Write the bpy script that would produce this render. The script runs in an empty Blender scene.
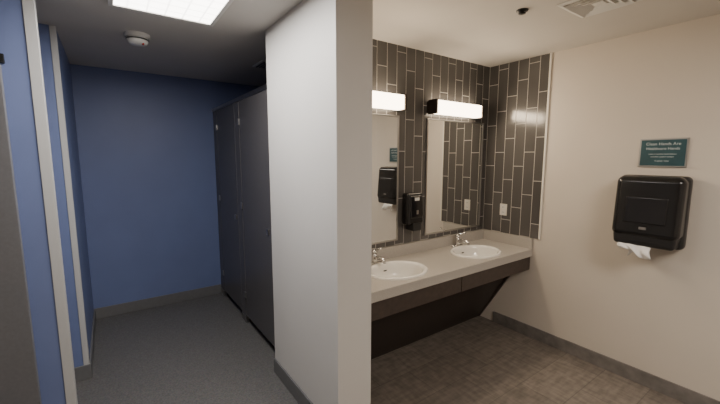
import bpy, bmesh, math, random
from mathutils import Vector, Matrix
K=1.72
random.seed(3)
scn=bpy.context.scene
# ------------------------------------------------------------ materials
def newmat(name):
    m=bpy.data.materials.new(name); m.use_nodes=True
    nt=m.node_tree; b=nt.nodes['Principled BSDF']
    return m,nt,b
def mat(name,col,rough=0.5,metal=0.0,var=0.0,scale=20,bump=0.0,bscale=200,spec=0.5):
    m,nt,b=newmat(name)
    b.inputs['Base Color'].default_value=(*col,1); b.inputs['Roughness'].default_value=rough
    b.inputs['Metallic'].default_value=metal; b.inputs['Specular IOR Level'].default_value=spec
    tc=nt.nodes.new('ShaderNodeTexCoord')
    if var>0:
        n=nt.nodes.new('ShaderNodeTexNoise'); n.inputs['Scale'].default_value=scale; n.inputs['Detail'].default_value=4
        r=nt.nodes.new('ShaderNodeValToRGB')
        r.color_ramp.elements[0].position=.3; r.color_ramp.elements[1].position=.7
        r.color_ramp.elements[0].color=(*[max(0,c*(1-var)) for c in col],1)
        r.color_ramp.elements[1].color=(*[min(1,c*(1+var)) for c in col],1)
        nt.links.new(tc.outputs['Object'],n.inputs['Vector']); nt.links.new(n.outputs['Fac'],r.inputs['Fac'])
        nt.links.new(r.outputs['Color'],b.inputs['Base Color'])
    if bump>0:
        n2=nt.nodes.new('ShaderNodeTexNoise'); n2.inputs['Scale'].default_value=bscale
        bp=nt.nodes.new('ShaderNodeBump'); bp.inputs['Strength'].default_value=bump; bp.inputs['Distance'].default_value=.002
        nt.links.new(tc.outputs['Object'],n2.inputs['Vector']); nt.links.new(n2.outputs['Fac'],bp.inputs['Height'])
        nt.links.new(bp.outputs['Normal'],b.inputs['Normal'])
    return m
def emis(name,col,s):
    m,nt,b=newmat(name)
    b.inputs['Base Color'].default_value=(*col,1)
    b.inputs['Emission Color'].default_value=(*col,1); b.inputs['Emission Strength'].default_value=s
    return m
M_blue=mat('blue_paint',(.155,.198,.38),.45,var=.04,scale=3,bump=.15)
M_cream=mat('cream_paint',(.67,.61,.54),.55,var=.02,scale=2,bump=.15)
M_white=mat('white_paint',(.68,.665,.65),.5,var=.02,scale=2,bump=.15)
M_ceilL=mat('ceiling_paint',(.62,.59,.55),.9,var=.02,scale=3,bump=.2)
M_stall=mat('stall_laminate',(.095,.090,.094),.35,var=.08,scale=60)
M_door=mat('grey_door_laminate',(.15,.15,.16),.4,var=.06,scale=60)
M_guard=mat('corner_guard_vinyl',(.50,.50,.50),.35)
M_base=mat('vinyl_base_grey',(.15,.15,.155),.45,var=.05,scale=30)
M_baseT=mat('porcelain_base',(.19,.175,.165),.4,var=.2,scale=14)
M_grout=mat('grout',(.50,.475,.44),.8)
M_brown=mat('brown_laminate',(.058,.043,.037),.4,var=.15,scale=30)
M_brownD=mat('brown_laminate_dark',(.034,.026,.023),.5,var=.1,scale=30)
M_quartz=mat('counter_solid_surface',(.46,.43,.395),.3,var=.12,scale=160)
M_porc=mat('porcelain',(.86,.84,.80),.08)
M_chrome=mat('chrome',(.75,.74,.73),.12,1.0)
M_steel=mat('brushed_steel',(.45,.44,.43),.3,1.0)
M_black=mat('black_plastic',(.008,.008,.009),.2)
M_blackm=mat('black_plastic_matte',(.013,.013,.014),.4)
M_window=mat('smoked_window',(.010,.010,.012),.08)
M_paper=mat('paper',(.88,.87,.86),.9)
M_plate=mat('ivory_plate',(.75,.72,.66),.4)
M_teal=mat('teal_sign',(.026,.078,.095),.35,var=.15,scale=12)
M_signw=mat('sign_lettering',(.6,.66,.68),.5)
M_plast=mat('white_plastic',(.75,.74,.71),.4)
M_red=mat('red_plastic',(.5,.03,.02),.4)
M_dark=mat('dark_metal',(.03,.03,.03),.4,.6)
M_bronze=mat('fixture_bronze',(.06,.05,.045),.35,.8)
M_mirror,_,b=newmat('mirror_glass'); b.inputs['Base Color'].default_value=(.86,.87,.86,1); b.inputs['Metallic'].default_value=1; b.inputs['Roughness'].default_value=.01
M_lamp=emis('opal_diffuser',(1,.82,.60),11)
def tilemat():
    m,nt,b=newmat('glazed_tile')
    g=nt.nodes.new('ShaderNodeNewGeometry'); r=nt.nodes.new('ShaderNodeValToRGB')
    r.color_ramp.elements[0].color=(.084,.079,.076,1); r.color_ramp.elements[1].color=(.106,.100,.096,1)
    nt.links.new(g.outputs['Random Per Island'],r.inputs['Fac']); nt.links.new(r.outputs['Color'],b.inputs['Base Color'])
    b.inputs['Roughness'].default_value=.16
    return m
M_tile=tilemat()
def troffer():
    m,nt,b=newmat('prismatic_lens')
    tc=nt.nodes.new('ShaderNodeTexCoord'); br=nt.nodes.new('ShaderNodeTexBrick')
    br.offset=0; br.inputs['Scale'].default_value=1; br.inputs['Brick Width'].default_value=.1; br.inputs['Row Height'].default_value=.1
    br.inputs['Mortar Size'].default_value=.005
    br.inputs['Color1'].default_value=(1,.95,.88,1); br.inputs['Color2'].default_value=(1,.93,.85,1); br.inputs['Mortar'].default_value=(.62,.59,.55,1)
    nt.links.new(tc.outputs['Object'],br.inputs['Vector']); nt.links.new(br.outputs['Color'],b.inputs['Emission Color'])
    b.inputs['Emission Strength'].default_value=10
    b.inputs['Base Color'].default_value=(.8,.8,.8,1)
    return m
M_lens=troffer()
def floorL():
    m,nt,b=newmat('speckled_epoxy_floor')
    tc=nt.nodes.new('ShaderNodeTexCoord')
    n=nt.nodes.new('ShaderNodeTexNoise'); n.inputs['Scale'].default_value=90; n.inputs['Detail'].default_value=3
    n2=nt.nodes.new('ShaderNodeTexVoronoi'); n2.inputs['Scale'].default_value=160
    r=nt.nodes.new('ShaderNodeValToRGB'); r.color_ramp.elements[0].position=.35; r.color_ramp.elements[1].position=.68
    r.color_ramp.elements[0].color=(.11,.107,.107,1); r.color_ramp.elements[1].color=(.175,.170,.168,1)
    mx=nt.nodes.new('ShaderNodeMixRGB'); mx.blend_type='MULTIPLY'; mx.inputs['Fac'].default_value=.2
    nt.links.new(tc.outputs['Object'],n.inputs['Vector']); nt.links.new(tc.outputs['Object'],n2.inputs['Vector'])
    nt.links.new(n.outputs['Fac'],r.inputs['Fac']); nt.links.new(r.outputs['Color'],mx.inputs[1]); nt.links.new(n2.outputs['Color'],mx.inputs[2])
    nt.links.new(mx.outputs[0],b.inputs['Base Color']); b.inputs['Roughness'].default_value=.5
    return m
def floorR():
    m,nt,b=newmat('woven_porcelain_floor')
    tc=nt.nodes.new('ShaderNodeTexCoord')
    br=nt.nodes.new('ShaderNodeTexBrick'); br.offset=.5; br.inputs['Scale'].default_value=1
    br.inputs['Brick Width'].default_value=.60; br.inputs['Row Height'].default_value=.30; br.inputs['Mortar Size'].default_value=.003
    br.inputs['Color1'].default_value=(.215,.186,.162,1); br.inputs['Color2'].default_value=(.182,.157,.137,1); br.inputs['Mortar'].default_value=(.13,.115,.10,1)
    def streak(sx,sy):
        q=nt.nodes.new('ShaderNodeMapping'); q.inputs['Scale'].default_value=(sx,sy,1)
        n=nt.nodes.new('ShaderNodeTexNoise'); n.inputs['Scale'].default_value=1; n.inputs['Detail'].default_value=4
        nt.links.new(tc.outputs['Object'],q.inputs['Vector']); nt.links.new(q.outputs[0],n.inputs['Vector']); return n
    a=streak(8,30); c=streak(30,8)
    mx=nt.nodes.new('ShaderNodeMixRGB'); mx.inputs['Fac'].default_value=.5
    nt.links.new(a.outputs['Fac'],mx.inputs[1]); nt.links.new(c.outputs['Fac'],mx.inputs[2])
    r=nt.nodes.new('ShaderNodeValToRGB'); r.color_ramp.elements[0].position=.36; r.color_ramp.elements[1].position=.64
    r.color_ramp.elements[0].color=(.66,.66,.66,1); r.color_ramp.elements[1].color=(1.22,1.22,1.22,1)
    nt.links.new(mx.outputs[0],r.inputs['Fac'])
    mu=nt.nodes.new('ShaderNodeMixRGB'); mu.blend_type='MULTIPLY'; mu.inputs['Fac'].default_value=1
    nt.links.new(tc.outputs['Object'],br.inputs['Vector']); nt.links.new(br.outputs['Color'],mu.inputs[1]); nt.links.new(r.outputs['Color'],mu.inputs[2])
    nt.links.new(mu.outputs[0],b.inputs['Base Color']); b.inputs['Roughness'].default_value=.38
    return m
M_floorL=floorL(); M_floorR=floorR()
# ------------------------------------------------------------ builders
def link(o,parent=None):
    scn.collection.objects.link(o)
    if parent: o.parent=parent
    return o
def bm_box(bm,x0,x1,y0,y1,z0,z1,mi=0):
    v=[bm.verts.new((x,y,z)) for x in (x0,x1) for y in (y0,y1) for z in (z0,z1)]
    for q in ((0,1,3,2),(4,6,7,5),(0,4,5,1),(2,3,7,6),(0,2,6,4),(1,5,7,3)):
        f=bm.faces.new([v[i] for i in q]); f.material_index=mi
    return v
def finish(bm,name,mats,loc=(0,0,0),parent=None,smooth=False,bevel=0,seg=3):
    bmesh.ops.recalc_face_normals(bm,faces=bm.faces[:])
    me=bpy.data.meshes.new(name); bm.to_mesh(me); bm.free()
    for m in (mats if isinstance(mats,(list,tuple)) else [mats]): me.materials.append(m)
    o=bpy.data.objects.new(name,me); o.location=loc
    if smooth:
        for p in me.polygons: p.use_smooth=True
    if bevel>0:
        md=o.modifiers.new('bevel','BEVEL'); md.width=bevel; md.segments=seg; md.limit_method='ANGLE'; md.angle_limit=math.radians(40)
        for p in me.polygons: p.use_smooth=True
        w=o.modifiers.new('wn','WEIGHTED_NORMAL'); w.keep_sharp=False
    return link(o,parent)
def box(name,m,x0,x1,y0,y1,z0,z1,parent=None,bevel=0,units=K):
    """box in units of eye height; z measured from floor"""
    x0,x1,y0,y1,z0,z1=[c*units for c in (x0,x1,y0,y1,z0,z1)]
    c=Vector(((x0+x1)/2,(y0+y1)/2,(z0+z1)/2))
    base=parent.location if parent else Vector((0,0,0))
    bm=bmesh.new(); bm_box(bm,x0-c.x,x1-c.x,y0-c.y,y1-c.y,z0-c.z,z1-c.z)
    return finish(bm,name,m,loc=c-base,parent=parent,bevel=bevel)
def empty(name,loc):
    e=bpy.data.objects.new(name,None); e.location=loc; e.empty_display_size=.1
    return link(e)
def tube(name,m,pts,rads,parent,n=16,cap=True):
    bm=bmesh.new(); rings=[]
    P=[Vector(p) for p in pts]
    prev=None
    for i,p in enumerate(P):
        t=(P[min(i+1,len(P)-1)]-P[max(i-1,0)]).normalized()
        ref=prev if prev else (Vector((1,0,0)) if abs(t.x)<.9 else Vector((0,1,0)))
        a=(ref-t*ref.dot(t)).normalized(); prev=a; c=t.cross(a)
        rings.append([bm.verts.new(p+rads[i]*(a*math.cos(2*math.pi*k/n)+c*math.sin(2*math.pi*k/n))) for k in range(n)])
    for A,B in zip(rings,rings[1:]):
        for k in range(n): bm.faces.new((A[k],A[(k+1)%n],B[(k+1)%n],B[k]))
    if cap:
        bm.faces.new(rings[0]); bm.faces.new(rings[-1])
    o=finish(bm,name,m,parent=parent)
    for p in o.data.polygons: p.use_smooth=len(p.vertices)==4
    return o
def lathe(name,m,prof,parent,loc=(0,0,0),sx=1,sy=1,n=48,capb=False,capt=False):
    bm=bmesh.new(); rings=[]
    for r,z in prof:
        rings.append([bm.verts.new((r*sx*math.cos(2*math.pi*k/n),r*sy*math.sin(2*math.pi*k/n),z)) for k in range(n)])
    for A,B in zip(rings,rings[1:]):
        for k in range(n): bm.faces.new((A[k],A[(k+1)%n],B[(k+1)%n],B[k]))
    if capb: bm.faces.new(rings[0])
    if capt: bm.faces.new(rings[-1])
    o=finish(bm,name,m,loc=loc,parent=parent)
    for p in o.data.polygons: p.use_smooth=len(p.vertices)==4
    return o
# ------------------------------------------------------------ key dims (eye-height units)
H=1.525
XR=1.87; YM=1.325; YB=2.66
PX0,PX1,PY0,PY1=.575,.7115,.938,1.50     # partition wall
XS=.62                                    # stall front plane
XW,YW=-.137,1.94                          # wing wall corner
XG,YG=-.152,1.5                           # near-left wall end
XL=-1.1; YR=-1.5; T=.05
# ------------------------------------------------------------ shell
box('floor',M_floorL,XL,.65,YR,YB,-.06,0)
box('floor_vanity',M_floorR,.65,XR,YR,YM,-.06,0)
box('floor_stall',M_floorL,.65,XR,YM,YB,-.06,0)
box('ceiling',M_ceilL,XL,XR,YR,YB,H,H+.06)
box('wall_back',M_blue,XL,XR,YB,YB+T,0,H)
box('wall_right',M_cream,XR,XR+T,YR,YB,0,H)
box('wall_rear',M_cream,XL,XR,YR-T,YR,0,H)
box('wall_left',M_cream,XL-T,XL,YR,YB,0,H)
box('wall_partition',M_white,PX0,PX1,PY0,PY1,0,H)
box('wall_vanity',M_cream,PX1,XR,YM,YM+.08,0,H)
box('wall_wing',M_blue,XL,XW,YW,YB,0,H)
box('wall_left_near',M_blue,XL,XG-.001,YG,YG+.06,0,H)
def guard(name,x,y,w,t):
    bm=bmesh.new()
    bm_box(bm,(x-w)*K,(x+t)*K,(y-t)*K,y*K,.06*K,H*K)
    bm_box(bm,x*K,(x+t)*K,y*K,(y+w)*K,.06*K,H*K)
    finish(bm,name,M_guard,bevel=.002)
guard('trim_1',XW,YW,.018,.003)
guard('trim_2',XG,YG,.024,.004)
# baseboards
box('baseboard_back',M_base,XW,XS,YB-.008,YB,0,.068,bevel=.003)
box('baseboard_wing',M_base,XL+.5,XW+.008,YW-.008,YW,0,.068,bevel=.003)
box('baseboard_hall',M_base,XW,XW+.008,YW,YB-.008,0,.068,bevel=.003)
box('baseboard_partition',M_base,PX0-.008,PX0,PY0,PY1,0,.068,bevel=.003)
box('baseboard_left_near',M_base,XL,XG-.11,YG-.008,YG,0,.068,bevel=.003)
box('baseboard_right',M_baseT,XR-.008,XR,YR,1.22,0,.066,bevel=.003)
box('baseboard_rear',M_baseT,.65,XR-.008,YR,YR+.008,0,.066,bevel=.003)
# small wall plate on wing
p=empty('light_switch',(-.215*K,(YW-.004)*K,1.27*K))
box('plate',M_plate,-.228,-.202,YW-.004,YW,1.25,1.29,p,bevel=.002)
box('rocker',M_plast,-.219,-.211,YW-.007,YW-.003,1.262,1.278,p,bevel=.001)
# near-left grey door
d=empty('grey_door',(-.5*K,(YG-.012)*K,0))
box('leaf',M_door,-.75,-.237,YG-.026,YG-.002,.02,1.27,d,bevel=.003)
box('frame_head',M_dark,-.78,-.229,YG-.014,YG,1.275,1.30,d)
box('handle_plate',M_dark,-.30,-.285,YG-.03,YG-.026,1.0,1.12,d,bevel=.002)
# ------------------------------------------------------------ toilet stall
s=empty('toilet_stall',(XS*K,2.1*K,0))
st,sb=1.325,.035
th=.014
def sp(n,y0,y1,z0=sb,z1=st-.012,m=M_stall,off=0): return box(n,m,XS+off,XS+th+off,y0,y1,z0,z1,s,bevel=.003)
sp('pilaster_near',1.515,1.60,0.0); sp('door_near',1.606,2.06,.05)
sp('pilaster_mid',2.068,2.15,0.0); sp('door_far',2.156,2.56,.05); sp('pilaster_far',2.568,YB-.002,0.0)
box('head_rail',M_steel,XS-.006,XS+th+.004,1.515,YB-.002,st-.012,st+.008,s,bevel=.003)
box('divider',M_stall,XS+th,XR-.3,2.10,2.114,.1,st-.012,s)
for y in (2.06,2.56):
    for z in (.18,.72,1.2): box('hinge',M_steel,XS-.006,XS+.002,y-.004,y+.016,z-.018,z+.018,s,bevel=.002)
for y in (1.66,2.2):
    box('latch',M_steel,XS-.006,XS+.002,y-.012,y+.012,.62,.65,s,bevel=.002)
for n,(a,c) in {'shoe_a':(1.515,1.60),'shoe_b':(2.068,2.15),'shoe_c':(2.568,YB-.002)}.items():
    box(n,M_steel,XS-.003,XS+th+.003,a-.002,c+.0015,0,.045,s)
# exhaust grille above stalls
e=empty('exhaust_grille',(.80*K,2.02*K,H*K))
box('frame',M_plast,.72,.88,1.94,2.10,H-.006,H-.0005,e,bevel=.002)
for i in range(8):
    x=.735+i*.0175
    box('slat',M_dark,x,x+.009,1.955,2.085,H-.009,H-.0055,e)
# ------------------------------------------------------------ tile cladding
def tiles():
    bm=bmesh.new(); tk=.008; g=.0065; W=.103; Hh=.40
    z0,z1=.564*K,H*K
    x0,x1=PX1*K,XR*K; y=YM*K
    bm_box(bm,x0,x1,y-.0068,y,z0,z1,1)
    ye=.972*K
    bm_box(bm,x1-.0068,x1,ye,y-.0068,z0,z1,1)
    def col(fn,a,b2,i):
        off=(i%3)*Hh/3-Hh*.66
        z=z0+off
        while z<z1:
            a0,a1=max(z+g/2,z0),min(z+Hh-g/2,z1)
            if a1-a0>.01: fn(a,b2,a0,a1)
            z+=Hh
    i=0; xr=x1-tk
    while xr>x0+.01:
        xl=max(xr-W,x0)
        col(lambda a,b2,c,d2: bm_box(bm,a,b2,y-tk,y-.004,c,d2,0),xl+g/2,xr-g/2,i); xr-=W; i+=1
    i=1; yr=y-tk
    while yr>ye+.01:
        yl=max(yr-W,ye)
        col(lambda a,b2,c,d2: bm_box(bm,x1-tk,x1-.004,a,b2,c,d2,0),yl+g/2,yr-g/2,i); yr-=W; i+=1
    finish(bm,'tile_backsplash',[M_tile,M_grout])
tiles()
box('trim_3',M_plate,XR-.008,XR,.962,.972,.564,H,bevel=.001)
# ------------------------------------------------------------ vanity
YF=1.0; CT=.505; CB=.462
v=empty('vanity_counter',((PX1+XR)/2*K,1.16*K,0))
top=box('countertop',M_quartz,PX1+.001,XR-.001,YF,YM-.006,CB,CT,v,bevel=.006)
sinks=[(1.008,1.142),(1.556,1.14)]
RX,RY=.258,.202
for (sx,sy) in sinks:
    bm=bmesh.new(); n=48
    bot=[bm.verts.new((sx*K+(RX-.018)*math.cos(2*math.pi*k/n),sy*K+(RY-.018)*math.sin(2*math.pi*k/n),.7)) for k in range(n)]
    tp=[bm.verts.new((q.co.x,q.co.y,1.0)) for q in bot]
    for k in range(n): bm.faces.new((bot[k],bot[(k+1)%n],tp[(k+1)%n],tp[k]))
    bm.faces.new(bot); bm.faces.new(tp)
    c=finish(bm,'cut',M_quartz)
    md=top.modifiers.new('b','BOOLEAN'); md.object=c; md.operation='DIFFERENCE'; md.solver='EXACT'
    bpy.context.view_layer.update()
    me=bpy.data.meshes.new_from_object(top.evaluated_get(bpy.context.evaluated_depsgraph_get()))
    top.modifiers.clear(); top.data=me
    bpy.data.objects.remove(c)
for pl in top.data.polygons: pl.use_smooth=False
box('backsplash',M_quartz,PX1+.001,XR-.001,YM-.018,YM-.0005,CT,.562,v,bevel=.002)
box('side_splash',M_quartz,XR-.016,XR-.001,YF,YM-.018,CT,.562,v,bevel=.002)
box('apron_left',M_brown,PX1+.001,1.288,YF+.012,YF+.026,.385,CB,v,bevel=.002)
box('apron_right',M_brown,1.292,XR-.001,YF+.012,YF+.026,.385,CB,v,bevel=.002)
def prism(bm,prof,x0,x1,base):
    A=[bm.verts.new((x0*K-base.x,y*K-base.y,z*K-base.z)) for y,z in prof]
    B=[bm.verts.new((x1*K-base.x,y*K-base.y,z*K-base.z)) for y,z in prof]
    n=len(prof)
    for k in range(n): bm.faces.new((A[k],A[(k+1)%n],B[(k+1)%n],B[k]))
    bm.faces.new(A); bm.faces.new(B)
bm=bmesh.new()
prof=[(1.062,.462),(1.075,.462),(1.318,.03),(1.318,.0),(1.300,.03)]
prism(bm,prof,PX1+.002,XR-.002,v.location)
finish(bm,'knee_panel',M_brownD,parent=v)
bm=bmesh.new()
prof=[(YF+.026,.462),(YM-.002,.462),(YM-.002,.002),(1.312,.002),(1.062,.42),(YF+.026,.42)]
prism(bm,prof,1.855,1.868,v.location); prism(bm,prof,PX1+.002,PX1+.014,v.location)
finish(bm,'end_brackets',M_brown,parent=v)
# sinks
def sink(sx,sy):
    e=empty('oval_sink',(sx*K,sy*K,CT*K))
    prof=[(1.0,.0),(1.0,.006),(.985,.012),(.95,.015),(.90,.014),(.86,.008),(.83,-.004),(.80,-.03),(.74,-.075),(.62,-.115),(.42,-.140),(.2,-.148),(.09,-.150)]
    lathe('basin',M_porc,prof,e,sx=RX,sy=RY,n=64)
    under=[(.90,-.001),(.86,-.03),(.80,-.08),(.66,-.13),(.44,-.155),(.09,-.16)]
    lathe('bowl_underside',M_porc,under,e,sx=RX,sy=RY,n=64,capt=True)
    lathe('drain',M_chrome,[(.028,-.149),(.026,-.146),(.018,-.148),(.0,-.149)],e,n=24)
    box('overflow_slot',M_dark,sx-.008,sx+.008,sy+.080,sy+.083,CT-.025,CT-.020,e)
    return e
for q in sinks: sink(*q)
def faucet(sx,sy):
    z=CT*K
    e=empty('chrome_faucet',(sx*K,sy*K,z))
    lathe('base_plate',M_chrome,[(1,0),(1,.008),(.93,.014),(.5,.018),(.01,.019)],e,sx=.078,sy=.024,n=40,capb=True)
    tube('body',M_chrome,[(0,0,.01),(0,0,.03),(0,0,.07),(0,-.002,.09)],[.025,.022,.022,.020],e,n=24)
    tube('spout',M_chrome,[(0,-.005,.050),(0,-.04,.064),(0,-.08,.067),(0,-.115,.060),(0,-.128,.048)],[.018,.016,.0145,.013,.0125],e)
    tube('aerator',M_steel,[(0,-.128,.049),(0,-.131,.036)],[.0125,.0125],e)
    lathe('handle_hub',M_chrome,[(.023,.09),(.026,.098),(.022,.112),(.008,.118),(.001,.119)],e,n=24,capb=True)
    tube('lever',M_chrome,[(0,0,.108),(0,-.025,.122),(0,-.06,.136),(0,-.085,.143)],[.010,.009,.008,.0095],e)
    return e
faucet(.985,1.276); faucet(1.575,1.276)
# ------------------------------------------------------------ mirrors + lamps
def mirror(x0,x1,z0=.588,z1=1.2):
    e=empty('wall_mirror',((x0+x1)/2*K,(YM-.012)*K,(z0+z1)/2*K))
    yb=YM-.005; yf=YM-.013; f=.007
    box('glass',M_mirror,x0+f*.6,x1-f*.6,yf+.003,yb,z0+f*.6,z1-f*.6,e)
    box('frame_left',M_steel,x0,x0+f,yf,yb,z0,z1,e,bevel=.001)
    box('frame_right',M_steel,x1-f,x1,yf,yb,z0,z1,e,bevel=.001)
    box('frame_top',M_steel,x0+f,x1-f,yf,yb,z1-f,z1,e,bevel=.001)
    box('frame_bottom',M_steel,x0+f,x1-f,yf,yb,z0,z0+f,e,bevel=.001)
mirror(.735,1.160); mirror(1.352,1.82)
def lamp(x0,x1,z0=1.222,z1=1.288):
    e=empty('vanity_light',((x0+x1)/2*K,(YM-.04)*K,(z0+z1)/2*K))
    box('back_plate',M_bronze,x0,x1,YM-.018,YM-.005,z0+.004,z1-.004,e,bevel=.002)
    box('diffuser',M_lamp,x0+.012,x1-.012,YM-.068,YM-.018,z0,z1,e,bevel=.01)
    box('end_cap_left',M_bronze,x0,x0+.012,YM-.072,YM-.016,z0-.003,z1+.003,e,bevel=.002)
    box('end_cap_right',M_bronze,x1-.012,x1,YM-.072,YM-.016,z0-.003,z1+.003,e,bevel=.002)
lamp(.74,1.155); lamp(1.35,1.732)
# soap dispenser
def rbox(name,m,x0,x1,y0,y1,z0,z1,parent,r,top_in=0,axis='y',bot_in=0,seg=5):
    o=box(name,m,x0,x1,y0,y1,z0,z1,parent)
    me=o.data
    for q in me.vertices:
        if q.co.z>0:
            if axis=='y' and q.co.y<0: q.co.y+=top_in
            if axis=='x' and q.co.x<0: q.co.x+=top_in
        elif bot_in:
            if axis=='x': q.co.y*=(1-bot_in)
    md=o.modifiers.new('bevel','BEVEL'); md.width=r; md.segments=seg
    for pl in me.polygons: pl.use_smooth=True
    o.modifiers.new('wn','WEIGHTED_NORMAL')
    return o
e=empty('soap_dispenser',(1.235*K,(YM-.03)*K,.73*K))
rbox('body',M_black,1.187,1.29,YM-.062,YM-.005,.665,.825,e,.022,.012)
rbox('cover',M_window,1.198,1.282,YM-.068,YM-.05,.70,.812,e,.012,.012)
rbox('nozzle_housing',M_blackm,1.212,1.268,YM-.070,YM-.01,.636,.675,e,.010)
box('label',M_plast,1.225,1.255,YM-.0645,YM-.055,.788,.803,e,bevel=.001)
box('level_window',M_steel,1.234,1.246,YM-.0695,YM-.06,.72,.74,e,bevel=.001)
# outlets
def outlet(yc,zc):
    e=empty('wall_outlet',(XR*K,yc*K,zc*K)); 
    box('plate',M_plate,XR-.008,XR-.0045,yc-.022,yc+.022,zc-.034,zc+.034,e,bevel=.002)
    for dz in (-.015,.015):
        box('socket',M_plast,XR-.0095,XR-.0075,yc-.010,yc+.010,zc+dz-.010,zc+dz+.010,e,bevel=.001)
        box('slot_a',M_dark,XR-.0098,XR-.009,yc-.005,yc-.0035,zc+dz-.004,zc+dz+.004,e)
        box('slot_b',M_dark,XR-.0098,XR-.009,yc+.0035,yc+.005,zc+dz-.004,zc+dz+.004,e)
outlet(1.187,.70)
# paper towel dispenser
y0,y1,z0,z1=.376,.608,.635,.928
e=empty('paper_towel_dispenser',(XR*K,(y0+y1)/2*K,(z0+z1)/2*K))
rbox('back_shell',M_blackm,XR-.055,XR-.001,y0,y1,z0,z1,e,.032,0,'x')
rbox('cover',M_black,XR-.122,XR-.03,y0+.003,y1-.003,z0+.040,z1-.002,e,.045,.035,'x',seg=8)
rbox('window',M_window,XR-.1225,XR-.095,y0+.045,y1-.045,z0+.10,z1-.085,e,.010,.018,'x')
rbox('lower_chute',M_blackm,XR-.112,XR-.03,y0+.008,y1-.008,z0+.004,z0+.066,e,.024,0,'x',.06)
box('paper_slot',M_dark,XR-.113,XR-.09,y0+.06,y1-.06,z0+.018,z0+.027,e,bevel=.001)
box('maker_badge',M_steel,XR-.1235,XR-.112,(y0+y1)/2-.012,(y0+y1)/2+.012,z0+.076,z0+.086,e,bevel=.001)
# paper sheets (crumpled leading edge plus a loose one)
def sheet(name,ya,yb_,drop0,ph,xo):
    bm=bmesh.new(); nx,nz=20,12; grid=[]
    for j in range(nz+1):
        row=[]
        for i in range(nx+1):
            u=i/nx; w=j/nz
            y=(ya+(yb_-ya)*u)*K + .012*math.sin(w*4+ph)*w
            drop=drop0*(.72+.28*math.sin(u*5+ph))*w
            x=(XR-.10+xo)*K-.03*math.sin(w*2.4)+.009*math.sin(u*16+w*4+ph)*(.3+w)
            row.append(bm.verts.new((x-e.location.x,y-e.location.y,(z0+.012)*K-drop-e.location.z)))
        grid.append(row)
    for j in range(nz):
        for i in range(nx): bm.faces.new((grid[j][i],grid[j][i+1],grid[j+1][i+1],grid[j+1][i]))
    o=finish(bm,name,M_paper,parent=e,smooth=True); sd=o.modifiers.new('s','SOLIDIFY'); sd.thickness=.001
sheet('paper_sheet',y0+.085,y1-.035,.10,.6,0); sheet('paper_sheet_back',y0+.10,y1-.065,.11,2.4,.02)
# sign
ys0,ys1,zs0,zs1=.404,.562,.962,1.08
e=empty('hand_hygiene_sign',(XR*K,(ys0+ys1)/2*K,(zs0+zs1)/2*K))
box('plate',M_steel,XR-.006,XR-.0005,ys0,ys1,zs0,zs1,e,bevel=.002)
box('panel',M_teal,XR-.0075,XR-.005,ys0+.006,ys1-.006,zs0+.006,zs1-.006,e)
def txt(body,size,z):
    c=bpy.data.curves.new('lettering','FONT'); c.body=body; c.size=size; c.align_x='CENTER'; c.align_y='CENTER'; c.extrude=.0004
    t=bpy.data.objects.new('lettering',c); link(t)
    bpy.context.view_layer.update()
    me=bpy.data.meshes.new_from_object(t.evaluated_get(bpy.context.evaluated_depsgraph_get()))
    bpy.data.objects.remove(t)
    o=bpy.data.objects.new('lettering',me); me.materials.clear(); me.materials.append(M_signw)
    link(o,e); o.rotation_euler=(math.radians(90),0,math.radians(-90)); o.location=(-.0078*K,0,z*K-e.location.z)
txt('Clean Hands Are',.028,1.057); txt('Healthcare Hands',.026,1.038)
txt('wash or sanitize hands before',.013,1.016); txt('and after patient contact',.013,1.005); txt('THANK YOU',.014,.987)
# ------------------------------------------------------------ ceiling items
def troff(name,x0,x1,y0,y1,mlens):
    e=empty(name,((x0+x1)/2*K,(y0+y1)/2*K,H*K))
    f=.014
    box('lens',mlens,x0+f,x1-f,y0+f,y1-f,H-.006,H-.001,e)
    box('frame_a',M_plast,x0,x0+f,y0,y1,H-.01,H,e,bevel=.001); box('frame_b',M_plast,x1-f,x1,y0,y1,H-.01,H,e,bevel=.001)
    box('frame_c',M_plast,x0+f,x1-f,y0,y0+f,H-.01,H,e,bevel=.001); box('frame_d',M_plast,x0+f,x1-f,y1-f,y1,H-.01,H,e,bevel=.001)
troff('unseen_fill_panel',.038,.378,.85,1.55,M_lens)
troff('unseen_fill_panel',.80,1.15,-.85,-.15,M_lens)  # out-of-view panel behind the camera, added to light the vanity side
e=empty('smoke_detector',(.141*K,1.866*K,H*K))
lathe('base',M_plast,[(.085,0),(.085,-.020),(.078,-.028)],e,n=32)
lathe('dome',M_plast,[(.072,-.028),(.070,-.052),(.056,-.070),(.026,-.077),(.001,-.078)],e,n=32)
lathe('vent_ring',M_blackm,[(.072,-.034),(.0745,-.039),(.072,-.044)],e,n=32)
tube('led',M_red,[(.03,-.04,-.066),(.03,-.042,-.078)],[.009,.007],e,n=12)
e=empty('fire_sprinkler',(1.252*K,.764*K,H*K))
lathe('escutcheon',M_dark,[(.036,0),(.034,-.006),(.02,-.010),(.001,-.010)],e,n=24)
tube('stem',M_dark,[(0,0,-.008),(0,0,-.018)],[.012,.012],e,n=12)
lathe('deflector',M_dark,[(.001,-.018),(.022,-.018),(.022,-.020),(.001,-.020)],e,n=16)
e=empty('ceiling_air_vent',(1.40*K,.575*K,H*K))
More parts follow.
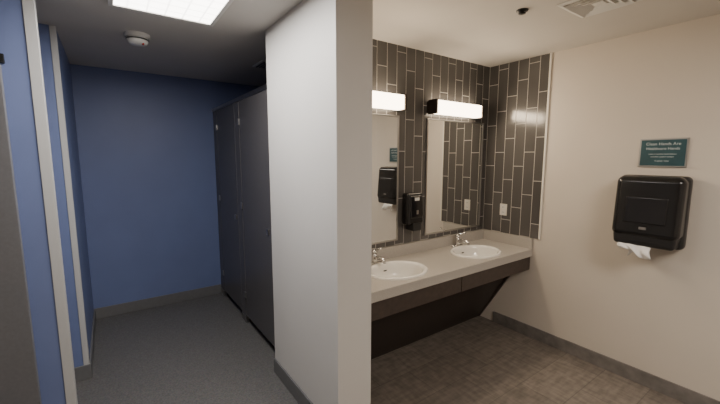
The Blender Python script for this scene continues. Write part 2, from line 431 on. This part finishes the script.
def sq(name,a,b2,za,zb):
    bm=bmesh.new(); 
    o_=[bm.verts.new((sx*a,sy*a,za)) for sx,sy in ((-1,-1),(1,-1),(1,1),(-1,1))]
    i_=[bm.verts.new((sx*b2,sy*b2,zb)) for sx,sy in ((-1,-1),(1,-1),(1,1),(-1,1))]
    for k in range(4): bm.faces.new((o_[k],o_[(k+1)%4],i_[(k+1)%4],i_[k]))
    o=finish(bm,name,M_plast,parent=e); sd=o.modifiers.new('s','SOLIDIFY'); sd.thickness=.002
sq('flange',.165,.14,-.004,-.010); sq('louver_1',.135,.11,-.016,-.004); sq('louver_2',.10,.075,-.016,-.004); sq('louver_3',.065,.04,-.016,-.004); sq('core',.03,.001,-.010,-.010)
# ------------------------------------------------------------ lights (visible fixtures plus an added room fill)
def area(name,loc,sx,sy,power,col,rot=(0,0,0)):
    l=bpy.data.lights.new(name,'AREA'); l.shape='RECTANGLE'; l.size=sx; l.size_y=sy; l.energy=power; l.color=col
    o=bpy.data.objects.new(name,l); o.location=loc; o.rotation_euler=rot; link(o); return o
area('hall_panel_lamp',(.208*K,1.2*K,(H-.012)*K),.55,1.1,25,(1,.97,.93))
area('room_fill_lamp',(.975*K,-.5*K,(H-.012)*K),.55,1.1,38,(1,.88,.75))  # added fill from behind the camera, placed to brighten the partition end
for xc in ((.74+1.152)/2,(1.335+1.75)/2):
    area('vanity_tube_lamp',(xc*K,(YM-.075)*K,1.25*K),.62,.10,7,(1,.80,.57),(math.radians(-70),0,0))
w=bpy.data.worlds.new('world'); scn.world=w; w.use_nodes=True
w.node_tree.nodes['Background'].inputs['Color'].default_value=(.5,.5,.5,1); w.node_tree.nodes['Background'].inputs['Strength'].default_value=.05
# ------------------------------------------------------------ camera
yaw,pitch,roll=.61541,.12495,.00146
cy,sy_,cp,sp_=math.cos(yaw),math.sin(yaw),math.cos(pitch),math.sin(pitch)
f=Vector((sy_*cp,cy*cp,-sp_)); r=Vector((cy,-sy_,0)); u=r.cross(f)
r2=math.cos(roll)*r+math.sin(roll)*u; u2=math.cos(roll)*u-math.sin(roll)*r
mt=Matrix((r2,u2,-f)).transposed().to_4x4(); mt.translation=Vector((0,0,K))
cd=bpy.data.cameras.new('camera'); cam=bpy.data.objects.new('camera',cd); link(cam); cam.matrix_world=mt
cd.sensor_width=36; cd.lens=354.16/720*36; cd.clip_start=.02
scn.camera=cam
